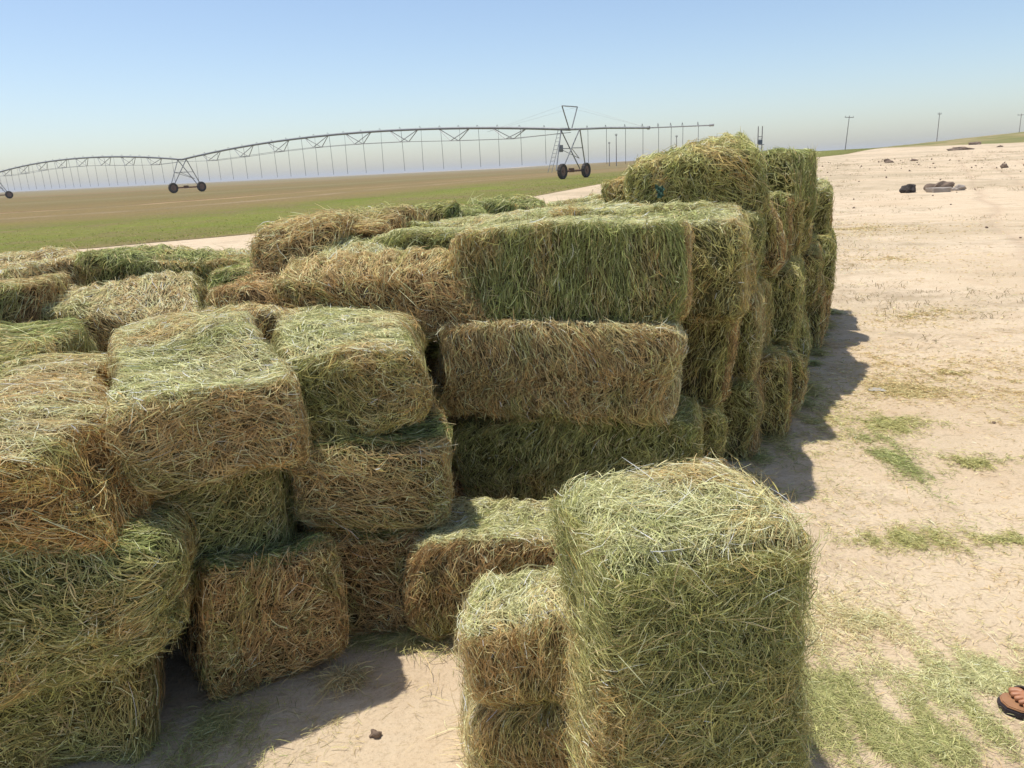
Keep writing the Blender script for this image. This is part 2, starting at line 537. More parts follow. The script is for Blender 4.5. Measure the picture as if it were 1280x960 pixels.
def bale(label, centre, yaw, dims, top, side, end, pitch=0.0, roll=0.0, look=None, group='hay bales stacked on the sand', std=False, tilt=0.0, **kw):
    SEED[0] += 11
    half = [d / 2 for d in dims]
    dist = math.dist(centre, (0, 0, EYE))
    if not std and 'cover' not in kw:
        kw['cover'] = [1, 1, 0.4, 1, 0.35, 0.15] if yaw > 75 else [1, 1, 0.4, 0.7, 1, 0.15]
    if not std and group == 'hay bales stacked on the sand' and 'centre stack' not in label.split(',')[-1]:
        kw['lump'] = kw.get('lump', 1.0) * 1.35
    if not std and centre[1] < 3.3:
        gt = rng(SEED[0] + 1)
        pitch += gt.normal(0, 1.8); roll += gt.normal(0, 2.2)
    me = bale_mesh('hay_bale', half, SEED[0], kw.pop('dist', dist), top, side, end, look or {}, std=std, **kw)
    o = link('hay_bale', me, M_HAY)
    if std:    # stood on its end: length upright, broad side to the camera
        m = Matrix(((0, 1, 0), (0, 0, 1), (1, 0, 0)))
        r = Matrix.Rotation(math.radians(yaw), 3, 'Z') @ Matrix.Rotation(math.radians(-tilt), 3, 'Y') @ m
        o.rotation_euler = r.to_euler()
    else:
        o.rotation_euler = Euler((math.radians(roll), math.radians(pitch), math.radians(yaw)), 'XYZ')
    o.location = centre
    tag(o, label, 'hay bale', group)
    return o


# ------------------------------------------------------------------ the bales
S = (0.95, 0.50, 0.37)
# near left columns, ends towards the yard
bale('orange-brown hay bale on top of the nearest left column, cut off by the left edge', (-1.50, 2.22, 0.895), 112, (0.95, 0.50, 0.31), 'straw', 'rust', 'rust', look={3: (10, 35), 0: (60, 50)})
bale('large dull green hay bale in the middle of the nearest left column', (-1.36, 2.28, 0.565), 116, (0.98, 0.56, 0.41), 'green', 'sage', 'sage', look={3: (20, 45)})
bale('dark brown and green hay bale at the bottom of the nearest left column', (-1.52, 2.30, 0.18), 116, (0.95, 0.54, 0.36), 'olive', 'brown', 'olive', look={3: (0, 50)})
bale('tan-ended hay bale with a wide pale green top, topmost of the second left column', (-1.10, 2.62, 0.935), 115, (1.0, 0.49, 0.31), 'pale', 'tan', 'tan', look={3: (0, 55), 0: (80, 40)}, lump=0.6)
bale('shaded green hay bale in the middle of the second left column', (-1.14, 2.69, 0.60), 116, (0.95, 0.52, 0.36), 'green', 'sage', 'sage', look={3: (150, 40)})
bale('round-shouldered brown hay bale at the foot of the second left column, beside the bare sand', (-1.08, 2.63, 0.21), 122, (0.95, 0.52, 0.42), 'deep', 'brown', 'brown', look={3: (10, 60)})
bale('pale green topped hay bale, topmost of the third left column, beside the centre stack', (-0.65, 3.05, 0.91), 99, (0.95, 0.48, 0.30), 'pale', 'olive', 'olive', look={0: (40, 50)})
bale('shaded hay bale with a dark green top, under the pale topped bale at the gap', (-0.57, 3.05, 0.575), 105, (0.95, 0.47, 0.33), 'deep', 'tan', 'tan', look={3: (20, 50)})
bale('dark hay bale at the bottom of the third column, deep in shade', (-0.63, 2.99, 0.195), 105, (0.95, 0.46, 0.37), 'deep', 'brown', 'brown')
bale('green hay bale behind the orange-brown one at the left edge', (-1.98, 2.85, 0.92), 110, S, 'green', 'olive', 'olive', fuzz=1.3)
# centre front
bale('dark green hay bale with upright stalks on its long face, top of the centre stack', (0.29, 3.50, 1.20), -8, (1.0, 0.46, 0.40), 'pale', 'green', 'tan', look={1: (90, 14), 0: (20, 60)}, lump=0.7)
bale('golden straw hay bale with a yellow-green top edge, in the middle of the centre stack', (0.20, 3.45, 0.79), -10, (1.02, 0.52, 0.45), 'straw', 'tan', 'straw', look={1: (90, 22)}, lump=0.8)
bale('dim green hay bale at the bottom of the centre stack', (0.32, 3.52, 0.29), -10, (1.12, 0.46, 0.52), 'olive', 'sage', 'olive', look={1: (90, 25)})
bale('sunlit hay bale lying flat on the sand behind the upright bale', (0.12, 2.68, 0.17), -8, (0.98, 0.48, 0.34), 'pale', 'brown', 'brown', look={0: (40, 60)})
bale('hay bale stood on its end in front, the largest in the picture', (0.328, 1.43, 0.485), 9, (0.98, 0.385, 0.36), 'sage', 'sage', 'pale', std=True, look={5: (75, 60), 4: (40, 70)}, fuzz=2.1, lump=0.35, e=9.0, dens=1.2, tilt=2)
bale('hay bale on edge behind the upright bale, pale and tufted on top, creased halfway', (0.245, 1.90, 0.25), 3, (0.88, 0.36, 0.50), 'pale', 'tan', 'straw', fuzz=2.0, crease=0.13, lump=0.9, look={3: (90, 32), 1: (90, 25)})
# behind the left columns
bale('long brown hay bale lying across behind the pale topped bale', (-0.55, 3.60, 1.09), -6, (0.92, 0.46, 0.34), 'tan', 'brown', 'brown', look={1: (80, 45)}, roll=6, fuzz=1.8, lump=1.4)
bale('rough brown hay bale heaped behind the long brown bale, left of two', (-1.05, 4.25, 1.20), 80, (0.6, 0.44, 0.40), 'tan', 'tan', 'tan', pitch=3, fuzz=2.2, lump=1.1)
bale('rough brown hay bale heaped behind the long brown bale, right of two', (-0.72, 4.40, 1.22), 74, (0.55, 0.42, 0.42), 'tan', 'brown', 'brown', pitch=0, fuzz=2.2, lump=1.1)
bale('small brown hay bale end wedged below the heaped brown bales', (-1.14, 3.80, 0.98), 60, (0.7, 0.42, 0.36), 'brown', 'brown', 'brown', fuzz=1.3, pitch=10)
bale('golden yellow hay bale end sticking up between the long brown bale and the dark hollow', (-1.12, 3.42, 0.90), 150, (0.60, 0.36, 0.36), 'straw', 'rust', 'straw', pitch=-12, look={1: (80, 30)})
bale('bright green hay bale with its long face beside the dark hollow', (-2.12, 4.95, 1.03), -4, (1.0, 0.46, 0.38), 'green', 'green', 'olive', look={1: (90, 20)}, fuzz=1.3)
bale('dark green hay bale end behind the dark hollow', (-1.52, 4.95, 0.98), 84, (0.9, 0.46, 0.38), 'green', 'green', 'deep', fuzz=1.3)
bale('pale green hay bale behind the bright green one, near the sandy track', (-1.62, 5.5, 0.94), 5, (0.95, 0.46, 0.38), 'pale', 'green', 'green', fuzz=1.3)
bale('greenish straw hay bale lying left of the dark hollow', (-2.08, 3.95, 0.92), 12, (0.98, 0.48, 0.36), 'straw', 'tan', 'olive', roll=10, fuzz=1.3)
bale('straw-coloured hay bale at the back left, beside the bright green one', (-2.98, 5.05, 1.03), -3, (1.0, 0.48, 0.37), 'straw', 'straw', 'tan', fuzz=1.3)
bale('brownish hay bale at the left edge behind the green one', (-2.52, 3.72, 1.02), 100, (0.95, 0.5, 0.38), 'tan', 'brown', 'brown', fuzz=1.2)
bale('pale hay bale at the far left edge of the stack', (-3.25, 4.35, 1.03), 8, (1.0, 0.5, 0.37), 'straw', 'tan', 'tan', fuzz=1.2)
bale('low hay bale left of the heaped brown bales', (-1.55, 4.10, 0.62), 95, (0.95, 0.46, 0.36), 'olive', 'brown', 'brown')
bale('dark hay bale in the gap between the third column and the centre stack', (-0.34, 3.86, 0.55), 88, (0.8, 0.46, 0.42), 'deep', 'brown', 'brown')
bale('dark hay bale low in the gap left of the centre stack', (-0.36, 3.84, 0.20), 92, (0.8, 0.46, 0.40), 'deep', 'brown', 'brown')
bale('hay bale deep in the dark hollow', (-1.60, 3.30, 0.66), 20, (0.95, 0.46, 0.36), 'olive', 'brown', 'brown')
# right flank: rows stepping back along the track
gflank = rng(5)
XE = lambda y: float(np.interp(y, [3.3, 4.3, 5.5, 8.1], [0.80, 1.34, 2.06, 3.28]))
ROWN = ['first', 'second', 'third', 'fourth', 'fifth', 'sixth', 'seventh', 'eighth', 'ninth', 'tenth', 'eleventh']
LAYN = ['bottom', 'middle', 'top']
tints = ['olive', 'tan', 'brown', 'green', 'olive', 'brown']
for k in range(11):
    y = 3.86 + 0.425 * k
    for lay in range(3):
        if k > 7 and lay == 2 and k % 2: pass
        yw = math.radians(-14 + gflank.normal(0, 6))
        ys = y + (0.0, 0.17, 0.05)[lay]
        xe = XE(ys) + float(np.clip(gflank.normal(0, 0.06), -0.09, 0.09)) + (0.03, 0.01, -0.06)[lay]
        yy = ys + gflank.normal(0, 0.02)
        Lx = 0.98
        cx, cy = xe - Lx / 2 * math.cos(yw), yy - Lx / 2 * math.sin(yw) - 0.10
        z = 0.225 + 0.455 * lay + gflank.normal(0, 0.012)
        e = tints[(k * 2 + lay * 5 + (k // 2)) % 6]
        look_word = dict(olive='olive green', tan='tan', brown='brown', green='green')[e]
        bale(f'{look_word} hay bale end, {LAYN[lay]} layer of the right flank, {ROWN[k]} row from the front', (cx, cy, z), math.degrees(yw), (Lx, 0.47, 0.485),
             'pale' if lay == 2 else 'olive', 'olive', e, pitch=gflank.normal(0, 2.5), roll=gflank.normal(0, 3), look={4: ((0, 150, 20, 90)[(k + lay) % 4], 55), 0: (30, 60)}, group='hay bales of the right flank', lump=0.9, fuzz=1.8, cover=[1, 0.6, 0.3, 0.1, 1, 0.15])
    if k < 8:
        yw = math.radians(-12 + gflank.normal(0, 4))
        cx, cy = XE(y) - 1.5 * math.cos(yw), y - 1.5 * math.sin(yw) - 0.1
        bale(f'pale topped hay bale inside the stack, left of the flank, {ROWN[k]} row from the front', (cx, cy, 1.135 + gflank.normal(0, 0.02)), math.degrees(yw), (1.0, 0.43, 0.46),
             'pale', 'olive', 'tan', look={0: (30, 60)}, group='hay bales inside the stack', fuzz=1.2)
# lying on the top layer
G = 'hay bales lying on top of the stack'
bale('big rough green hay bale lying on the stack, highest of all', (1.17, 4.85, 1.50), -14, (0.74, 0.5, 0.38), 'olive', 'olive', 'olive', look={1: (80, 35)}, fuzz=1.7, lump=1.5, group=G, roll=5, pitch=-6)
bale('rough hay bale lying behind and left of the highest bale', (1.16, 5.25, 1.41), 20, (0.9, 0.46, 0.34), 'olive', 'brown', 'green', fuzz=1.6, lump=1.6, group=G)
bale('green hay bale leaning behind the highest bale', (1.95, 5.9, 1.46), 60, (0.9, 0.5, 0.38), 'green', 'green', 'olive', fuzz=1.5, lump=1.5, group=G, pitch=8)
bale('right of two dark green hay bales lying at the back edge of the stack top', (0.02, 5.75, 1.25), -4, (0.5, 0.44, 0.36), 'green', 'green', 'green', fuzz=1.4, lump=1.4, group=G)
bale('left of two dark green hay bales lying at the back edge of the stack top', (-0.32, 5.25, 1.23), 8, (0.42, 0.42, 0.34), 'green', 'green', 'green', fuzz=1.4, lump=1.4, group=G)
bale('small dark hay bale beyond the heaped brown bales, against the green field', (-0.60, 5.05, 1.25), 4, (0.5, 0.42, 0.32), 'olive', 'brown', 'deep', fuzz=1.4, lump=1.4, group=G)
bale('pale hay bale sloping down left of the centre stack top', (-0.62, 4.10, 1.12), 10, (0.7, 0.5, 0.36), 'pale', 'olive', 'olive', fuzz=1.4, group=G, roll=4)

# ------------------------------------------------------------------ loose hay on the sand
def litter(name, patches, n, seed, w, l0, cols, mat, lift=0.012, upright=0.12):
    g = rng(seed)
    X, Y, Cc = [], [], []
    wt = np.array([p[4] for p in patches], float); wt /= wt.sum()
    which = g.choice(len(patches), n, p=wt)
    pp = np.array([p[:4] for p in patches], float)[which]
    rad = np.abs(g.normal(0, 0.55, n)); th = g.uniform(0, 6.283, n)
    rad = rad * (1 + 0.35 * np.sin(3 * th + which) + 0.25 * np.sin(7 * th + 2 * which))
    x = pp[:, 0] + pp[:, 2] * rad * np.cos(th)
    y = pp[:, 1] + pp[:, 3] * rad * np.sin(th)
    kk = g.normal(0, 1, (9, 2)) * np.array([3.0, 4.0, 6.0, 9.0, 13.0, 18.0, 26.0, 36.0, 50.0])[:, None]; kp = g.uniform(0, 6.28, 9)
    cl = sum(np.sin(x * kk[i, 0] + y * kk[i, 1] + kp[i]) for i in range(9)) / 2.1
    keepm = g.random(n) < np.clip(0.45 + 0.5 * cl, 0.04, 1)
    x, y, which = x[keepm], y[keepm], which[keepm]; n = len(x)
    z = ground_h(x, y)
    ang = g.uniform(0, 6.283, n)
    t = np.stack([np.cos(ang), np.sin(ang), np.abs(g.normal(0, upright, n))], -1)
    ln = l0 * g.lognormal(0, 0.45, n)
    s = np.linspace(0, 1, 4)
    side = np.stack([-np.sin(ang), np.cos(ang), np.zeros(n)], -1)
    bend = g.normal(0, 0.35, n) * ln
    P = np.stack([x, y, z + lift * g.random(n) + 0.002], -1)[:, None, :] + t[:, None, :] * (ln[:, None] * s)[..., None] + side[:, None, :] * (bend[:, None] * s ** 2)[..., None]
    P[..., 2] -= (np.abs(t[:, 2:3]) * ln[:, None]) * s ** 2 * 0.8
    roll = g.normal(0, 0.6, n)
    W = side * np.cos(roll)[:, None] + np.array([0, 0, 1.0]) * np.sin(roll)[:, None]
    keys = [p[5] for p in patches]
    base = np.stack([KEY[k] for k in keys])[which]
    alt = np.stack([KEY[c] for c in cols])[g.integers(0, len(cols), n)]
    a = g.random(n)[:, None] * 0.7
    col = (base * (1 - a) + alt * a) * g.lognormal(0, 0.25, n)[:, None]
    wv = np.maximum(w, 0.00055 * np.hypot(x, y)) * g.uniform(0.6, 1.4, n)
    V, F, C = ribbons(P, None, W, wv, np.clip(col * 0.92, 0.01, 0.8))
    o = link(name, mesh_np(name, V, F, C), mat)
    return tag(o, kind='stuff')


M_LIT = mat_straw('loose_hay', 0.1)
P_ = [(1.15, 1.85, 0.42, 0.30, 8, 'sage'), (1.45, 2.10, 0.35, 0.2, 4, 'pale'), (0.95, 2.05, 0.25, 0.3, 3, 'sage'), (1.0, 2.5, 0.3, 0.35, 2.5, 'straw'), (1.25, 2.45, 0.5, 0.4, 1.2, 'straw'), (1.7, 3.05, 0.30, 0.12, 1.8, 'olive'),
      (2.1, 3.0, 0.30, 0.10, 1.1, 'olive'), (2.1, 4.0, 0.12, 0.45, 2.0, 'green'), (2.35, 4.5, 0.25, 0.25, 1.2, 'olive'), (2.5, 3.85, 0.25, 0.12, 1.2, 'olive'), (2.75, 5.2, 0.45, 0.35, 2.6, 'tan'), (1.7, 2.0, 0.3, 0.3, 1.5, 'straw'),
      (3.3, 5.6, 0.5, 0.5, 0.9, 'tan'), (4.1, 7.7, 0.9, 0.5, 1.2, 'tan'), (-0.6, 2.05, 0.4, 0.35, 0.15, 'tan'), (0.02, 2.0, 0.14, 0.4, 0.8, 'straw'), (-0.55, 2.52, 0.35, 0.15, 1.6, 'olive'), (-1.0, 2.05, 0.3, 0.2, 1.3, 'olive'),
      (1.5, 4.3, 0.3, 0.35, 1.6, 'olive'), (2.1, 5.2, 0.35, 0.4, 1.2, 'olive'), (1.2, 3.5, 0.4, 0.3, 1.2, 'olive'), (3.2, 4.4, 0.7, 0.8, 0.7, 'tan'), (2.2, 2.4, 0.8, 0.6, 0.5, 'tan')]
litter('loose_hay', P_, 190000, 21, 0.0013, 0.024, ['straw', 'green', 'olive', 'deep', 'pale', 'sage'], M_LIT)
PB = [(XE(y_) + 0.10, y_ - 0.1, 0.13, 0.22, 1.0, ('olive', 'tan', 'green')[i_ % 3]) for i_, y_ in enumerate(np.arange(3.5, 8.2, 0.33))]
PB += [(-0.62, 2.26, 0.16, 0.10, 1.2, 'tan'), (-0.86, 2.12, 0.14, 0.10, 1.2, 'olive'), (-0.42, 2.46, 0.14, 0.10, 1.2, 'olive'), (-0.15, 2.44, 0.2, 0.07, 1.2, 'tan'), (-0.98, 1.86, 0.14, 0.12, 1.2, 'green'),
       (-0.14, 1.9, 0.06, 0.16, 1.0, 'straw'), (0.60, 1.55, 0.09, 0.25, 1.4, 'pale'), (0.72, 1.9, 0.12, 0.2, 1.2, 'olive')]
litter('spilled_hay', PB, 30000, 23, 0.0019, 0.05, ['olive', 'tan', 'straw', 'green'], M_LIT, lift=0.03, upright=0.22)
P2 = [(3.0, 6.0, 2.2, 3.0, 1, 'tan'), (6, 12, 4.0, 5.0, 1, 'tan'), (1.8, 3.0, 1.2, 1.3, 1.0, 'tan'), (7.5, 17, 3.5, 3.0, 1.5, 'tan'), (3.6, 5.3, 1.2, 1.2, 1.0, 'tan'), (1.9, 4.6, 0.5, 0.9, 0.7, 'olive')]
litter('straw_litter', P2, 60000, 22, 0.0019, 0.026, ['tan', 'straw', 'pale'], M_LIT, lift=0.008)

# ------------------------------------------------------------------ crop along the near edge of the field
gg = rng(31)
n = 110000
u = gg.uniform(60, 330, n)
seg = np.hypot(*np.diff(EDGE, axis=0).T); sa = np.concatenate([[0], np.cumsum(seg)])
ex, ey = np.interp(u, sa, EDGE[:, 0]), np.interp(u, sa, EDGE[:, 1])
d = np.abs(gg.normal(0, 1, n)) * 9 + gg.uniform(-0.4, 0.6, n)
x, y = ex + d * INW[0], ey + d * INW[1]
ok = (np.hypot(x, y) > 15) & (y > 8) & (d < 21 * gg.beta(1.2, 1.4, n))
x, y, d = x[ok], y[ok], d[ok]; n = len(x)
z = ground_h(x, y) + 0.04
s = np.linspace(0, 1, 3)
lean = gg.normal(0, 1.1, (n, 2)); hgt = gg.uniform(0.02, 0.06, n)
P = np.stack([x, y, z], -1)[:, None, :] + np.concatenate([lean[:, None, :] * (hgt[:, None] * s ** 1.5)[..., None], (hgt[:, None] * s)[..., None]], -1)
an = gg.uniform(0, 6.28, n)
col = np.where(gg.random(n)[:, None] < 0.65, np.array((0.165, 0.19, 0.04)), np.array((0.25, 0.24, 0.075))) * gg.lognormal(0, 0.2, n)[:, None]
V, F, C = ribbons(P, None, np.stack([np.cos(an), np.sin(an), 0 * an], -1), gg.uniform(0.02, 0.04, n), col * 1.5)
tag(link('crop_grass', mesh_np('crop_grass', V, F, C), mat_straw('crop_leaf', 0.5)), kind='stuff')

# ------------------------------------------------------------------ tube helper for metalwork
class Tubes:
    def __init__(s): s.bm = bmesh.new()

    def bar(s, a, b, r, n=6, r2=None):
        a, b = Vector(a), Vector(b)
        d = (b - a)
        if d.length < 1e-6: return s
        q = d.to_track_quat('Z', 'Y').to_matrix().to_4x4()
        bmesh.ops.create_cone(s.bm, cap_ends=True, segments=n, radius1=r, radius2=r if r2 is None else r2, depth=d.length, matrix=Matrix.Translation((a + b) / 2) @ q)
        return s

    def path(s, pts, r, n=6):
        pts = [Vector(p) for p in pts]
        rings = []
        for i, p in enumerate(pts):
            d = (pts[min(i + 1, len(pts) - 1)] - pts[max(i - 1, 0)]).normalized()
            q = d.to_track_quat('Z', 'Y')
            rings.append([s.bm.verts.new(p + q @ Vector((r * math.cos(6.2832 * k / n), r * math.sin(6.2832 * k / n), 0))) for k in range(n)])
        for A, B in zip(rings, rings[1:]):
            for k in range(n):
                s.bm.faces.new((A[k], A[(k + 1) % n], B[(k + 1) % n], B[k]))
        s.bm.faces.new(rings[0][::-1]); s.bm.faces.new(rings[-1])
        return s

    def box(s, c, dims, rot=None, bevel=0.0):
        m = Matrix.Translation(c) @ (rot.to_4x4() if rot else Matrix.Identity(4)) @ Matrix.Diagonal((*dims, 1))
        r = bmesh.ops.create_cube(s.bm, size=1.0, matrix=m)
        if bevel:
            ed = list({e for v in r['verts'] for e in v.link_edges})
            bmesh.ops.bevel(s.bm, geom=ed, offset=bevel, segments=2, affect='EDGES')
        return s

    def build(s, name, mat, parent=None, smooth=False):
        me = bpy.data.meshes.new(name)
        s.bm.to_mesh(me); s.bm.free()
        if smooth:
            for p in me.polygons: p.use_smooth = True
        return link(name, me, mat, parent)


M_GALV = mat_plain('galvanised_steel', (0.27, 0.275, 0.275), 0.55, 0.3)
M_RUST = mat_plain('rusty_beam', (0.17, 0.085, 0.05), 0.8)
M_TYRE = mat_plain('dusty_tyre', (0.055, 0.045, 0.038), 0.9)
M_HUB = mat_plain('wheel_hub', (0.22, 0.13, 0.09), 0.7, 0.2)
M_HOSE = mat_plain('black_hose', (0.12, 0.12, 0.12), 0.7)
M_WOOD = mat_plain('weathered_pole', (0.24, 0.21, 0.19), 0.85)
M_CONC = mat_plain('weathered_concrete', (0.36, 0.31, 0.26), 0.9, scale=3)
M_DARKW = mat_plain('dark_transformer', (0.07, 0.10, 0.13), 0.6)
M_STONE = mat_plain('brown_stone', (0.19, 0.135, 0.095), 0.95, scale=2.5, var=0.35)

# ------------------------------------------------------------------ centre pivot irrigation machine
TW = [Vector((6.15, 70.5, 0)), Vector((-41.4, 104.5, 0)), Vector((-88.3, 139.0, 0))]
TW.append(TW[2] + (TW[2] - TW[1]))
for p in TW: p.z = float(ground_h(p.x, p.y)) + 0.05
PH = 4.15
AL = (TW[0] - TW[1]); AL.z = 0; AL.normalize()
TR = Vector((-AL.y, AL.x, 0))
piv = empty('irrigation_machine', TW[0])
tag(piv, 'long centre pivot irrigation machine on wheeled towers, arching across the field', 'irrigation machine')
PO = TW[0].copy()
top = [p + Vector((0, 0, PH)) for p in TW]


def span_pt(a, b, t, camber):
    return a.lerp(b, t) + Vector((0, 0, camber * 4 * t * (1 - t)))


def wheel(parent, c, ax_dir):
    R_, wd = 0.66, 0.36
    bm = bmesh.new()
    prof = [(0.40, -wd * .36), (0.55, -wd * .5), (0.63, -wd * .42), (0.66, -wd * .2), (0.66, wd * .2), (0.63, wd * .42), (0.55, wd * .5), (0.40, wd * .36)]
    n = 32
    rings = []
    for k in range(n):
        a = 6.28318 * k / n
        lug = 1.0 if k % 2 else 0.965
        rings.append([bm.verts.new((r * math.cos(a) * (lug if r > .6 else 1), r * math.sin(a) * (lug if r > .6 else 1), z)) for r, z in prof])
    for k in range(n):
        A, B = rings[k], rings[(k + 1) % n]
        for i in range(len(prof)):
            j = (i + 1) % len(prof)
            bm.faces.new((A[i], B[i], B[j], A[j]))
    q = ax_dir.to_track_quat('Z', 'Y').to_matrix().to_4x4()
    bm.transform(Matrix.Translation(c) @ q)
    me = bpy.data.meshes.new('wheel'); bm.to_mesh(me); bm.free()
    w = link('wheel', me, M_TYRE, parent)
    h = Tubes()
    h.bar(c - ax_dir * 0.09, c + ax_dir * 0.09, 0.42, 20).bar(c - ax_dir * 0.17, c + ax_dir * 0.17, 0.14, 12)
    h.build('hub', M_HUB, w)


for i in range(3):
    b = TW[i] - PO
    f = Tubes()
    c1, c2 = b + TR * 2.05 + Vector((0, 0, 0.66)), b - TR * 2.05 + Vector((0, 0, 0.66))
    t0 = top[i] - PO
    for c in (c1, c2):
        for sgn in (-1, 1):
            f.bar(c + Vector((0, 0, 0.1)) + AL * 0.3 * sgn, t0 + AL * 0.95 * sgn, 0.055)
    for sgn in (-1, 1):
        f.bar(c1.lerp(t0, .55) + AL * .6 * sgn, c2.lerp(t0, .55) + AL * .6 * sgn, 0.035)
        f.bar(c1.lerp(t0, .3), c2.lerp(t0, .55) + AL * .6 * sgn, 0.03)
    f.build('tower_frame', M_GALV, piv)
    bb = Tubes()
    bb.bar(c1, c2, 0.095, 8).box(b + Vector((0, 0, 0.72)), (0.5, 0.5, 0.35), bevel=0.03)
    bb.build('base_beam', M_RUST, piv)
    for c in (c1, c2):
        wheel(piv, c + AL * 0.32, AL)
    if i == 0:
        ld = Tubes()
        la, lb = b + AL * -1.25 - TR * 1.6 + Vector((0, 0, 0.6)), t0 - AL * 1.05
        for sgn in (-.2, .2):
            ld.bar(la + AL * sgn, lb + AL * sgn, 0.025)
        for k in range(1, 11):
            p = la.lerp(lb, k / 11); ld.bar(p - AL * .2, p + AL * .2, 0.018)
        ld.build('ladder', M_GALV, piv)
        bx = Tubes(); bx.box(b - AL * 1.0 + Vector((0, 0, 2.6)), (0.35, 0.35, 0.6), bevel=0.03); bx.build('control_box', M_GALV, piv)
        m = Tubes()
        m1, m2 = t0 + TR * 1.3 + Vector((0, 0, 1.9)), t0 - TR * 1.3 + Vector((0, 0, 1.9))
        m.bar(t0 + TR * .2, m1, 0.05).bar(t0 - TR * .2, m2, 0.05).bar(m1, m2, 0.045)
        m.build('mast', M_GALV, piv)

for i in range(3):
    a, b = top[i] - PO, top[i + 1] - PO
    camber = 1.35
    pts = [span_pt(a, b, k / 36, camber) for k in range(37)]
    Tubes().path(pts, 0.12, 8).build('water_pipe', M_GALV, piv, True)
    tr = Tubes()
    npan = 9
    low = []
    for k in range(1, npan):
        t_ = k / npan
        p = span_pt(a, b, t_, camber)
        drop = 1.15 if 1 < k < npan - 1 else 0.95
        pl, pr = p + TR * 0.62 - Vector((0, 0, drop)), p - TR * 0.62 - Vector((0, 0, drop))
        low.append((pl, pr))
        for q in (pl, pr):
            for dt in (-0.3, 0.3):
                tr.bar(q, span_pt(a, b, t_ + dt / npan, camber), 0.04, 5)
        tr.bar(pl, pr, 0.03, 5)
    ends = [(a + TR * .1 - Vector((0, 0, .25)),) * 2] + low + [(b + TR * .1 - Vector((0, 0, .25)),) * 2]
    for (l1, r1), (l2, r2) in zip(ends, ends[1:]):
        tr.bar(l1, l2, 0.024, 5); tr.bar(r1, r2, 0.024, 5)
    tr.build('truss', M_GALV, piv)
    for k in range(1, 23):
        p = span_pt(a, b, (k + 0.15 * math.sin(k * 7)) / 23, camber)
        zg = float(ground_h(p.x + PO.x, p.y + PO.y)) - PO.z + 0.05
        sw = 0.10 * math.sin(k * 3.3)
        q = p + TR * 0.3
        Tubes().path([p + Vector((0, 0, .05)), p + TR * .12 + Vector((0, 0, .28)), q + Vector((0, 0, .1)), q + TR * sw * .5 - Vector((0, 0, 1.2)), Vector((q.x + TR.x * sw, q.y + TR.y * sw, zg + 1.35))], 0.02, 5).build('drop_hose', M_HOSE, piv)
# overhang beyond the last tower
a = top[0] - PO
o1 = a + AL * 7.4 + Vector((0, 0, -0.35)); o2 = a + AL * 12.6 + Vector((0, 0, -0.5))
Tubes().path([a, a + AL * 3.5 - Vector((0, 0, .1)), o1], 0.09, 8).bar(o1 - AL * .08, o1 + AL * .12, 0.14, 8).build('water_pipe', M_GALV, piv)
Tubes().path([o1, o2], 0.05, 8).bar(o2, o2 + AL * 0.35, 0.09, 8).build('end_boom', M_GALV, piv)
cb = Tubes()
for sgn in (1, -1):
    mt = a + TR * 1.3 * sgn + Vector((0, 0, 1.9))
    cb.bar(mt, o1, 0.006, 4); cb.bar(mt, a - AL * 9 + Vector((0, 0, .35)), 0.006, 4)
cb.build('cable', M_GALV, piv)
for k, dd_ in enumerate((1.6, 3.4, 5.2, 6.8, 8.2, 9.3, 10.3, 11.6)):
    p = a + AL * dd_ - Vector((0, 0, 0.04 * dd_))
    q = p + TR * 0.25
    Tubes().path([p, p + TR * .1 + Vector((0, 0, .28)), q + Vector((0, 0, .08)), q - Vector((0, 0, 2.9))], 0.02, 5).build('drop_hose', M_HOSE, piv)

# ------------------------------------------------------------------ poles on the horizon
def utility_pole(label, x, y, h, lean=0.0, arm=1.6):
    z = float(ground_h(x, y))
    r = empty('utility_pole', (x, y, z - 0.3))
    r.rotation_euler = (0, math.radians(lean), 0)
    tag(r, label, 'utility pole', 'poles on the horizon')
    Tubes().bar((0, 0, 0), (0, 0, h + .3), 0.12, 8, 0.08).build('pole', M_WOOD, r)
    ca = Tubes().box((0, 0, h - 0.1), (arm, 0.14, 0.14)).build('crossarm', M_WOOD, r)
    for sx in (-.45, 0, .45):
        Tubes().bar((sx * arm, 0, h - .03), (sx * arm, 0, h + .28), 0.07, 8, 0.04).build('insulator', M_GALV, ca)
    return r


utility_pole('leaning utility pole with a crossarm near the middle of the right horizon', 86.5, 201, 8.2, 3.5, 2.2)
utility_pole('straight utility pole right of the leaning one, before the green mound', 116, 213, 8.4, 0.5, 0.9)
utility_pole('utility pole at the right edge behind the green mound', 165, 255, 8.6, 0, 2.4)
utility_pole('short distant pole behind the end of the irrigation machine, left of two', 30, 222, 6.5, 0, 0.5)
utility_pole('taller distant pole behind the end of the irrigation machine, right of two', 29.5, 205, 8.0, 0, 0.5)
utility_pole('small distant pole under the irrigation end boom', 46, 210, 6.5, 0, 0.5)
tx, ty = 57.5, 178
tp = empty('transformer_stand', (tx, ty, float(ground_h(tx, ty)) - 0.2))
tag(tp, 'dark transformer mounted between two thin poles above the hay stack', 'transformer')
for sx in (-.45, .45):
    Tubes().bar((sx, 0, 0), (sx, 0, 6.4), 0.13, 8, 0.10).build('pole', M_WOOD, tp)
Tubes().box((0, 0, 2.5), (1.7, 0.8, 0.14)).box((0, 0, 4.2), (1.1, 0.14, 0.14)).build('platform', M_GALV, tp)
Tubes().box((0.05, 0, 3.05), (0.85, 0.7, 0.9), bevel=0.06).bar((-.2, 0, 3.5), (-.2, 0, 3.8), .06).bar((.2, 0, 3.5), (.2, 0, 3.8), .06).build('tank', M_DARKW, tp)

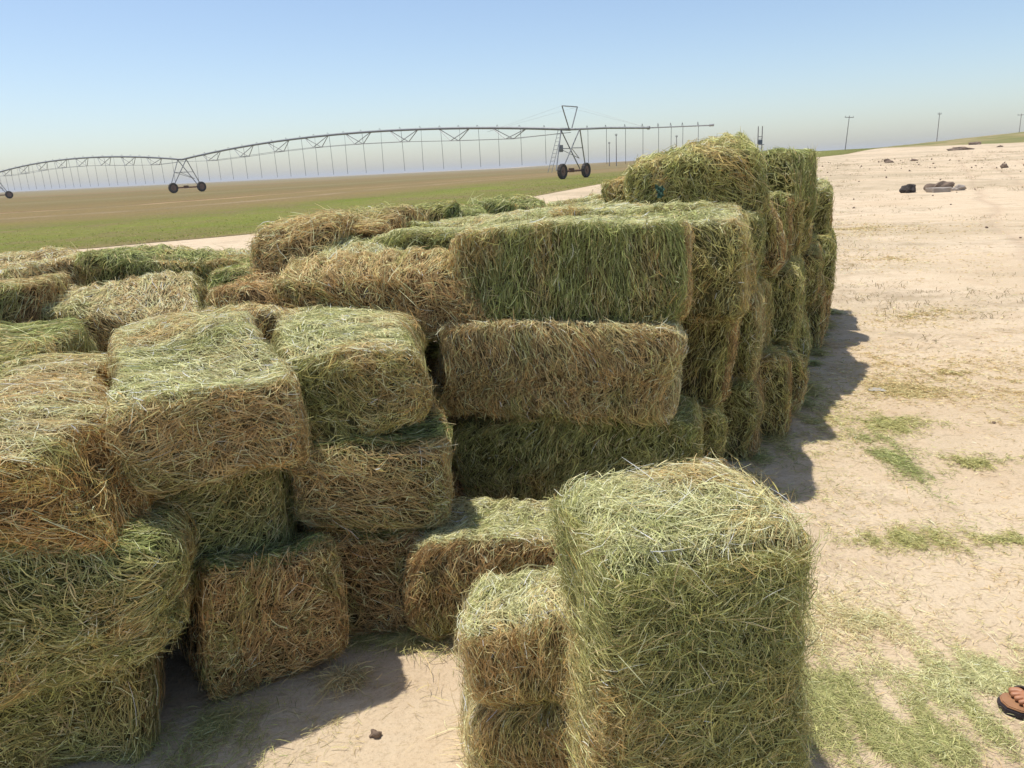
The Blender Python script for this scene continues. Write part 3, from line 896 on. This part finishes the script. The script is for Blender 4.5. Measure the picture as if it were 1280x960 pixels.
# ------------------------------------------------------------------ rubble and stones on the right
def rock(name, label, loc, dims, seed, mat, cat='rock', group=None, cube=False):
    g = rng(seed)
    bm = bmesh.new()
    if cube:
        r = bmesh.ops.create_cube(bm, size=1.0)
        bmesh.ops.subdivide_edges(bm, edges=bm.edges[:], cuts=5, use_grid_fill=True)
        amp = 0.05
    else:
        bmesh.ops.create_icosphere(bm, subdivisions=3, radius=0.5)
        amp = 0.2
    k = g.normal(0, 1, (8, 3)) * 4; ph = g.uniform(0, 6.28, 8)
    for v in bm.verts:
        c = np.array(v.co)
        d = sum(np.sin(c @ k[i] * (1 + i * .4) + ph[i]) / (1 + i * .5) for i in range(8)) * amp
        v.co *= 1 + d
        v.co.x *= dims[0]; v.co.y *= dims[1]; v.co.z *= dims[2]
    me = bpy.data.meshes.new(name); bm.to_mesh(me); bm.free()
    o = link(name, me, mat)
    x, y = loc
    o.location = (x, y, float(ground_h(x, y)) + dims[2] * 0.16)
    o.rotation_euler = (0, 0, g.uniform(-.3, .3))
    tag(o, label, cat, group)
    return o


rock('concrete_slab', 'grey broken concrete slab lying on the sand to the right', (15.9, 28.7), (0.72, 0.42, 0.24), 1, M_CONC, 'slab', cube=True)
rock('stone', 'pale brown stone heaped behind the grey concrete slab', (16.4, 29.6), (0.9, 0.6, 0.42), 2, M_STONE, 'stone')
rock('stone', 'small pale stone at the right end of the grey concrete slab', (16.9, 29.2), (0.5, 0.4, 0.3), 9, M_CONC, 'stone')
rock('rubber_scrap', 'black scrap lump lying just left of the grey concrete slab', (15.0, 29.2), (0.55, 0.5, 0.42), 3, M_TYRE, 'scrap')
far = [('low brown earth lump on the open sand, left of the rubble row', (35.5, 73), (0.9, 0.6, 0.45)), ('dark stone beside the low brown earth lump', (38.6, 74.5), (0.6, 0.45, 0.3)),
       ('long heap of brown rubble beneath the green mound', (62, 108), (2.8, 0.9, 0.6)), ('small stone right of the long rubble heap', (70, 112), (0.8, 0.5, 0.35)),
       ('brown rock near the right edge, left of two', (30.2, 47.6), (0.5, 0.4, 0.38)), ('wider brown rock at the right edge, right of two', (32.6, 48.8), (0.9, 0.5, 0.35)),
       ('dark heap of earth at the foot of the green mound', (83, 140), (2.2, 1.0, 0.7))]
for i, (lb, lc, dm) in enumerate(far):
    rock('stone', lb, lc, dm, 20 + i, M_STONE, 'stone', 'stones on the far sand')
rock('dirt_clod', 'small brown clod lying on the bare sand in the yard', (-0.47, 1.98), (0.035, 0.03, 0.032), 40, M_STONE, 'clod')

# ------------------------------------------------------------------ scraps of plastic
def scrap(name, label, loc, dims, seed, col, cat):
    g = rng(seed)
    n = 22
    u, v = np.meshgrid(np.linspace(-1, 1, n), np.linspace(-1, 1, n), indexing='ij')
    k = g.normal(0, 3.0, (7, 2)); ph = g.uniform(0, 6.28, 7)
    hgt = sum(np.abs(np.sin(u * k[i, 0] + v * k[i, 1] + ph[i])) / (1 + i * .4) for i in range(7)) / 3.5
    edge = 1 + 0.18 * np.sin(3 * np.arctan2(v, u) + ph[0]) + 0.1 * np.sin(7 * np.arctan2(v, u) + ph[1])
    V = np.stack([u * dims[0] * edge, v * dims[1] * edge, hgt * dims[2]], -1).reshape(-1, 3)
    i, j = np.meshgrid(np.arange(n - 1), np.arange(n - 1), indexing='ij')
    q = (i * n + j).ravel()
    o = link(name, mesh_np(name, V, np.stack([q, q + n, q + n + 1, q + 1], -1)), mat_plain(name, col, 0.9, spec=0.1))
    so = o.modifiers.new('thick', 'SOLIDIFY'); so.thickness = 0.003
    o.location = loc
    return tag(o, label, cat)


sc_ = scrap('plastic_scrap', 'crumpled teal plastic scrap caught on the front of the highest bale', (0.90, 4.56, 1.47), (0.022, 0.035, 0.03), 61, (0.06, 0.11, 0.075), 'plastic scrap')
sc_.rotation_euler = (1.2, 0, 0.2)
scrap('plastic_scrap', 'small pale blue plastic scrap lying in straw beside the stack shadow', (2.60, 5.25, float(ground_h(2.6, 5.25)) + 0.004), (0.05, 0.035, 0.015), 62, (0.42, 0.38, 0.32), 'plastic scrap')

# ------------------------------------------------------------------ the person whose sandalled foot shows at the right edge
M_SKIN = mat_plain('skin', (0.40, 0.185, 0.10), 0.5, var=0.1, scale=20)
M_ROBE = mat_plain('cloth', (0.30, 0.30, 0.31), 0.9, var=0.08, scale=12)
M_SOLE = mat_plain('sandal_rubber', (0.035, 0.028, 0.035), 0.7)
M_BED = mat_plain('sandal_leather', (0.33, 0.17, 0.085), 0.6, scale=40)
M_STRAP = mat_plain('sandal_strap', (0.11, 0.095, 0.09), 0.55)
M_HAIR = mat_plain('hair', (0.02, 0.016, 0.013), 0.6)


def skin_mesh(name, verts, edges, radii, root, mat, parent, levels=2):
    me = bpy.data.meshes.new(name)
    me.from_pydata([Vector(v) for v in verts], edges, [])
    o = link(name, me, mat, parent)
    sk = o.modifiers.new('skin', 'SKIN')
    sk.use_smooth_shade = True
    sl = me.skin_vertices[0].data if me.skin_vertices else None
    if sl is None:
        bm = bmesh.new(); bm.from_mesh(me); bm.verts.layers.skin.verify(); bm.to_mesh(me); bm.free()
        sl = me.skin_vertices[0].data
    for d_, r in zip(sl, radii):
        d_.radius = r if isinstance(r, tuple) else (r, r)
    sl[root].use_root = True
    ss = o.modifiers.new('sub', 'SUBSURF'); ss.levels = ss.render_levels = levels
    return o


gz = float(ground_h(1.5, 1.95))
FOOT_TOE = Vector((1.43, 1.985, gz))
FD = Vector((-0.93, 0.37, 0)).normalized()         # where the person faces
FS = Vector((-FD.y, FD.x, 0))                      # the person's left
per = empty('person', FOOT_TOE - FD * 0.30)
tag(per, 'person standing just outside the right edge, a brown sandalled foot showing', 'person')
PO_ = per.location.copy()
L = lambda f, s_, z: FD * f + FS * s_ + Vector((0, 0, z))      # local: forward, left, up
# right foot leads (its toe is the one seen); the left stands a little behind
vs, es, rs = [], [], []


def av(p, r, to=None):
    vs.append(p); rs.append(r)
    if to is not None: es.append((to, len(vs) - 1))
    return len(vs) - 1


pel = av(L(0.02, -0.10, 0.96), (0.15, 0.11))
bel = av(L(0.03, -0.10, 1.10), (0.145, 0.10), pel)
che = av(L(0.02, -0.10, 1.30), (0.165, 0.11), bel)
nek = av(L(0.02, -0.10, 1.47), 0.062, che)
hd0 = av(L(0.035, -0.10, 1.57), (0.075, 0.085), nek)
hd1 = av(L(0.04, -0.10, 1.68), (0.078, 0.095), hd0)
av(L(0.03, -0.10, 1.745), 0.055, hd1)
av(L(0.145, -0.10, 1.595), 0.014, hd0)              # nose
for sd in (-1, 1):
    sh = av(L(0.02, -0.10 + sd * 0.185, 1.42), 0.062, che)
    el = av(L(-0.02, -0.10 + sd * 0.235, 1.14), 0.042, sh)
    wr = av(L(0.06, -0.10 + sd * 0.24, 0.90), 0.028, el)
    pm = av(L(0.08, -0.10 + sd * 0.24, 0.82), (0.024, 0.036), wr)
    for q in range(4):
        f1 = av(L(0.105 - 0.018 * q + .01, -0.10 + sd * 0.245, 0.765 + abs(q - 1.5) * 0.006), 0.009, pm)
        av(L(0.10 - 0.018 * q + .01, -0.10 + sd * 0.235, 0.715 + abs(q - 1.5) * 0.01), 0.008, f1)
    th = av(L(0.125, -0.10 + sd * 0.225, 0.82), 0.011, pm); av(L(0.14, -0.10 + sd * 0.215, 0.775), 0.009, th)


def leg(sd, f0, s0):
    hip = av(L(0.01, -0.10 + sd * 0.09, 0.90), 0.085, pel)
    kn = av(L(0.5 * f0 + 0.03, (-0.10 + sd * 0.09 + s0) / 2, 0.50), 0.055, hip)
    ca = av(L(0.75 * f0 - 0.01, s0, 0.33), 0.052, kn)
    an = av(L(f0 - 0.02, s0, 0.10), 0.036, ca)
    he = av(L(f0 - 0.05, s0, 0.058), 0.032, an)
    mi = av(L(f0 + 0.07, s0, 0.075), (0.036, 0.028), an)
    ba = av(L(f0 + 0.145, s0, 0.052), (0.042, 0.018), mi)
    for q in range(5):
        o_ = (q - 2) * 0.0165 * sd + 0.004 * sd
        ln = (0.062, 0.060, 0.053, 0.045, 0.036)[q]; r_ = (0.0125, 0.009, 0.0085, 0.008, 0.0075)[q]
        t1 = av(L(f0 + 0.145 + ln * .55, s0 + o_, 0.047), r_, ba)
        av(L(f0 + 0.145 + ln, s0 + o_, 0.040), r_ * 0.95, t1)


leg(1, 0.055, 0.0)
leg(-1, -0.30, -0.20)
body = skin_mesh('body', vs, es, rs, pel, M_SKIN, per)


def sandal(f0, s0, sd):
    pts = [(-0.085, 0.028), (-0.06, 0.036), (0.0, 0.036), (0.07, 0.040), (0.14, 0.050), (0.19, 0.049), (0.222, 0.036), (0.236, 0.012), (0.236, -0.012), (0.222, -0.034), (0.19, -0.045), (0.14, -0.046), (0.07, -0.038), (0, -0.034), (-0.06, -0.034), (-0.085, -0.026), (-0.094, 0)]
    def slab(z0, z1, k, nm, mat, par):
        bm = bmesh.new()
        lo = [bm.verts.new(L(f0 + 0.07 + (x - 0.07) * k, s0 + y * sd * k, z0)) for x, y in pts]
        hi = [bm.verts.new(L(f0 + 0.07 + (x - 0.07) * k, s0 + y * sd * k, z1)) for x, y in pts]
        bm.faces.new(hi); bm.faces.new(lo[::-1])
        n = len(pts)
        for i in range(n):
            bm.faces.new((lo[i], lo[(i + 1) % n], hi[(i + 1) % n], hi[i]))
        bmesh.ops.recalc_face_normals(bm, faces=bm.faces[:])
        bmesh.ops.bevel(bm, geom=[e for e in bm.edges if abs(e.verts[0].co.z - e.verts[1].co.z) < 1e-6], offset=0.003, segments=2, affect='EDGES')
        me = bpy.data.meshes.new(nm); bm.to_mesh(me); bm.free()
        return link(nm, me, mat, par)
    so = slab(0.004, 0.024, 1.0, 'sandal', M_SOLE, per)
    slab(0.0225, 0.031, 0.97, 'footbed', M_BED, so)
    for lo_, f1, f2, hh in (('strap', 0.115, 0.185, 0.072), ('strap', 0.085, 0.105, 0.088)):
        bm = bmesh.new()
        rows = []
        for i in range(13):
            a = math.pi * i / 12
            f_ = f1 + (f2 - f1) * i / 12
            row = []
            for dw in (-0.013, 0.013):
                for rr_ in (0, 0.004):
                    row.append(bm.verts.new(L(f0 + f_ + dw, s0 + (0.046 + rr_) * math.cos(a), 0.022 + (hh - 0.022 + rr_) * math.sin(a) ** 0.8 if 0 < i < 12 else 0.022)))
            rows.append(row)
        for A, B in zip(rows, rows[1:]):
            for i, j in ((0, 1), (1, 3), (3, 2), (2, 0)):
                bm.faces.new((A[i], A[j], B[j], B[i]))
        bmesh.ops.recalc_face_normals(bm, faces=bm.faces[:])
        me = bpy.data.meshes.new('strap'); bm.to_mesh(me); bm.free()
        link('strap', me, M_STRAP, so)


sandal(0.055, 0.0, 1)
sandal(-0.30, -0.20, -1)
# loose robe to the shins and a cap of hair
bm = bmesh.new()
prof = [(1.49, 0.075, 0.075), (1.44, 0.17, 0.10), (1.30, 0.205, 0.145), (1.10, 0.20, 0.15), (0.95, 0.215, 0.165), (0.6, 0.225, 0.19), (0.26, 0.235, 0.205)]
rg = []
for z_, w_, d_ in prof:
    rg.append([bm.verts.new(L(0.0 + d_ * math.cos(6.2832 * k / 28) * (1 + 0.04 * math.sin(k * 2.3) * (1.5 - z_)), -0.10 + w_ * math.sin(6.2832 * k / 28), z_)) for k in range(28)])
for A, B in zip(rg, rg[1:]):
    for k in range(28):
        bm.faces.new((A[k], A[(k + 1) % 28], B[(k + 1) % 28], B[k]))
me = bpy.data.meshes.new('robe'); bm.to_mesh(me); bm.free()
ro = link('robe', me, M_ROBE, per)
ro.modifiers.new('thick', 'SOLIDIFY').thickness = 0.006
ro.modifiers.new('sub', 'SUBSURF').render_levels = 1
for sd in (-1, 1):
    skin_mesh('sleeve', [L(0.02, -0.10 + sd * 0.15, 1.43), L(0.01, -0.10 + sd * 0.205, 1.32), L(-0.02, -0.10 + sd * 0.24, 1.14), L(0.045, -0.10 + sd * 0.245, 0.95)], [(0, 1), (1, 2), (2, 3)], [0.075, 0.075, 0.062, 0.055], 1, M_ROBE, per)
bm = bmesh.new()
bmesh.ops.create_icosphere(bm, subdivisions=3, radius=1.0)
for v in bm.verts:
    v.co = L(0.025, -0.10, 1.685) + FD * (v.co.x * 0.103) + FS * (v.co.y * 0.088) + Vector((0, 0, v.co.z * 0.085))
bmesh.ops.delete(bm, geom=[v for v in bm.verts if v.co.z < 1.66 and (v.co - L(0.025, -0.10, 1.685)).dot(FD) > -0.03], context='VERTS')
me = bpy.data.meshes.new('hair'); bm.to_mesh(me); bm.free()
link('hair', me, M_HAIR, per)

# dry weeds and straw wisps dotted over the bare land
gw = rng(91)
cx_, cy_, cs_ = [], [], []
while len(cx_) < 1500:
    y = gw.uniform(4.5, 9) if gw.random() < 0.15 else gw.uniform(8, 95) ** 1.0
    x = gw.uniform(0.12 * y, 0.74 * y + 2)
    if y < 8.6 and x < XE(min(y, 8.1)) + 0.7: continue
    if np.sin(x * 0.9 + 1.3 * np.sin(y * 0.23)) * np.sin(y * 0.37 + 0.8 * np.sin(x * 0.5)) + gw.normal(0, 0.35) < 0.25: continue
    cx_.append(x); cy_.append(y); cs_.append(gw.uniform(0.02, 0.055) * (1 + 0.035 * y))
nb = 14
x = np.repeat(cx_, nb); y = np.repeat(cy_, nb); sz = np.repeat(cs_, nb); n = len(x)
an = gw.uniform(0, 6.28, n); rad = np.abs(gw.normal(0, 1.1, n)) * sz * 2.2
x, y = x + np.cos(an) * rad * 1.8, y + np.sin(an) * rad * 0.9
z = ground_h(x, y)
s_ = np.linspace(0, 1, 3)
ln = sz * gw.uniform(0.5, 1.5, n); up = gw.uniform(0.05, 0.75, n); a2 = gw.uniform(0, 6.28, n)
P = np.stack([x, y, z], -1)[:, None, :] + np.stack([np.cos(a2)[:, None] * ln[:, None] * s_, np.sin(a2)[:, None] * ln[:, None] * s_, (ln * up)[:, None] * np.sin(s_ * 2.0)], -1)
wcol = np.where(gw.random(n)[:, None] < 0.55, np.array((0.30, 0.22, 0.12)), np.array((0.22, 0.19, 0.09))) * gw.lognormal(0, 0.3, n)[:, None]
V, F, C = ribbons(P, None, np.stack([-np.sin(a2), np.cos(a2), 0.3 + 0 * an], -1), sz * 0.10, np.clip(wcol, 0, .8))
tag(link('dry_weeds', mesh_np('dry_weeds', V, F, C), M_LIT), kind='stuff')

# small clods and pebbles strewn over the sand
gp = rng(77)
bm = bmesh.new()
for q in range(200):
    while True:
        x, y = gp.uniform(1.6, 44), gp.uniform(3, 90)
        if x > XE(min(y, 8.1)) + 0.5 and x < 0.72 * y + 2.5 and x > 0.20 * y: break
    r_ = gp.uniform(0.008, 0.02) * (1 + 0.05 * y)
    m_ = Matrix.Translation((x, y, float(ground_h(x, y)) + r_ * 0.25)) @ Euler(tuple(gp.uniform(0, 6, 3))).to_matrix().to_4x4() @ Matrix.Diagonal((r_ * gp.uniform(.8, 1.6), r_ * gp.uniform(.7, 1.2), r_ * gp.uniform(.5, .9), 1))
    ret = bmesh.ops.create_icosphere(bm, subdivisions=1, radius=1.0, matrix=m_)
    for v in ret['verts']:
        v.co += Vector(gp.normal(0, 0.16, 3)) * r_
me = bpy.data.meshes.new('pebbles'); bm.to_mesh(me); bm.free()
tag(link('pebbles', me, M_STONE), kind='stuff')

# ------------------------------------------------------------------ dusty air
hz_m = bpy.data.materials.new('haze'); hz_m.use_nodes = True
hn = hz_m.node_tree.nodes; hn.clear()
ho = hn.new('ShaderNodeOutputMaterial'); hv = hn.new('ShaderNodeVolumePrincipled')
hv.inputs['Color'].default_value = (0.93, 0.94, 0.95, 1)
hv.inputs['Density'].default_value = 0.0004
hz_m.node_tree.links.new(hv.outputs[0], ho.inputs['Volume'])
bm = bmesh.new()
bmesh.ops.create_cube(bm, size=1.0, matrix=Matrix.Translation((0, 0, 6.5)) @ Matrix.Diagonal((12600, 12600, 19, 1)))
me = bpy.data.meshes.new('haze'); bm.to_mesh(me); bm.free()
tag(link('haze', me, hz_m), kind='stuff')
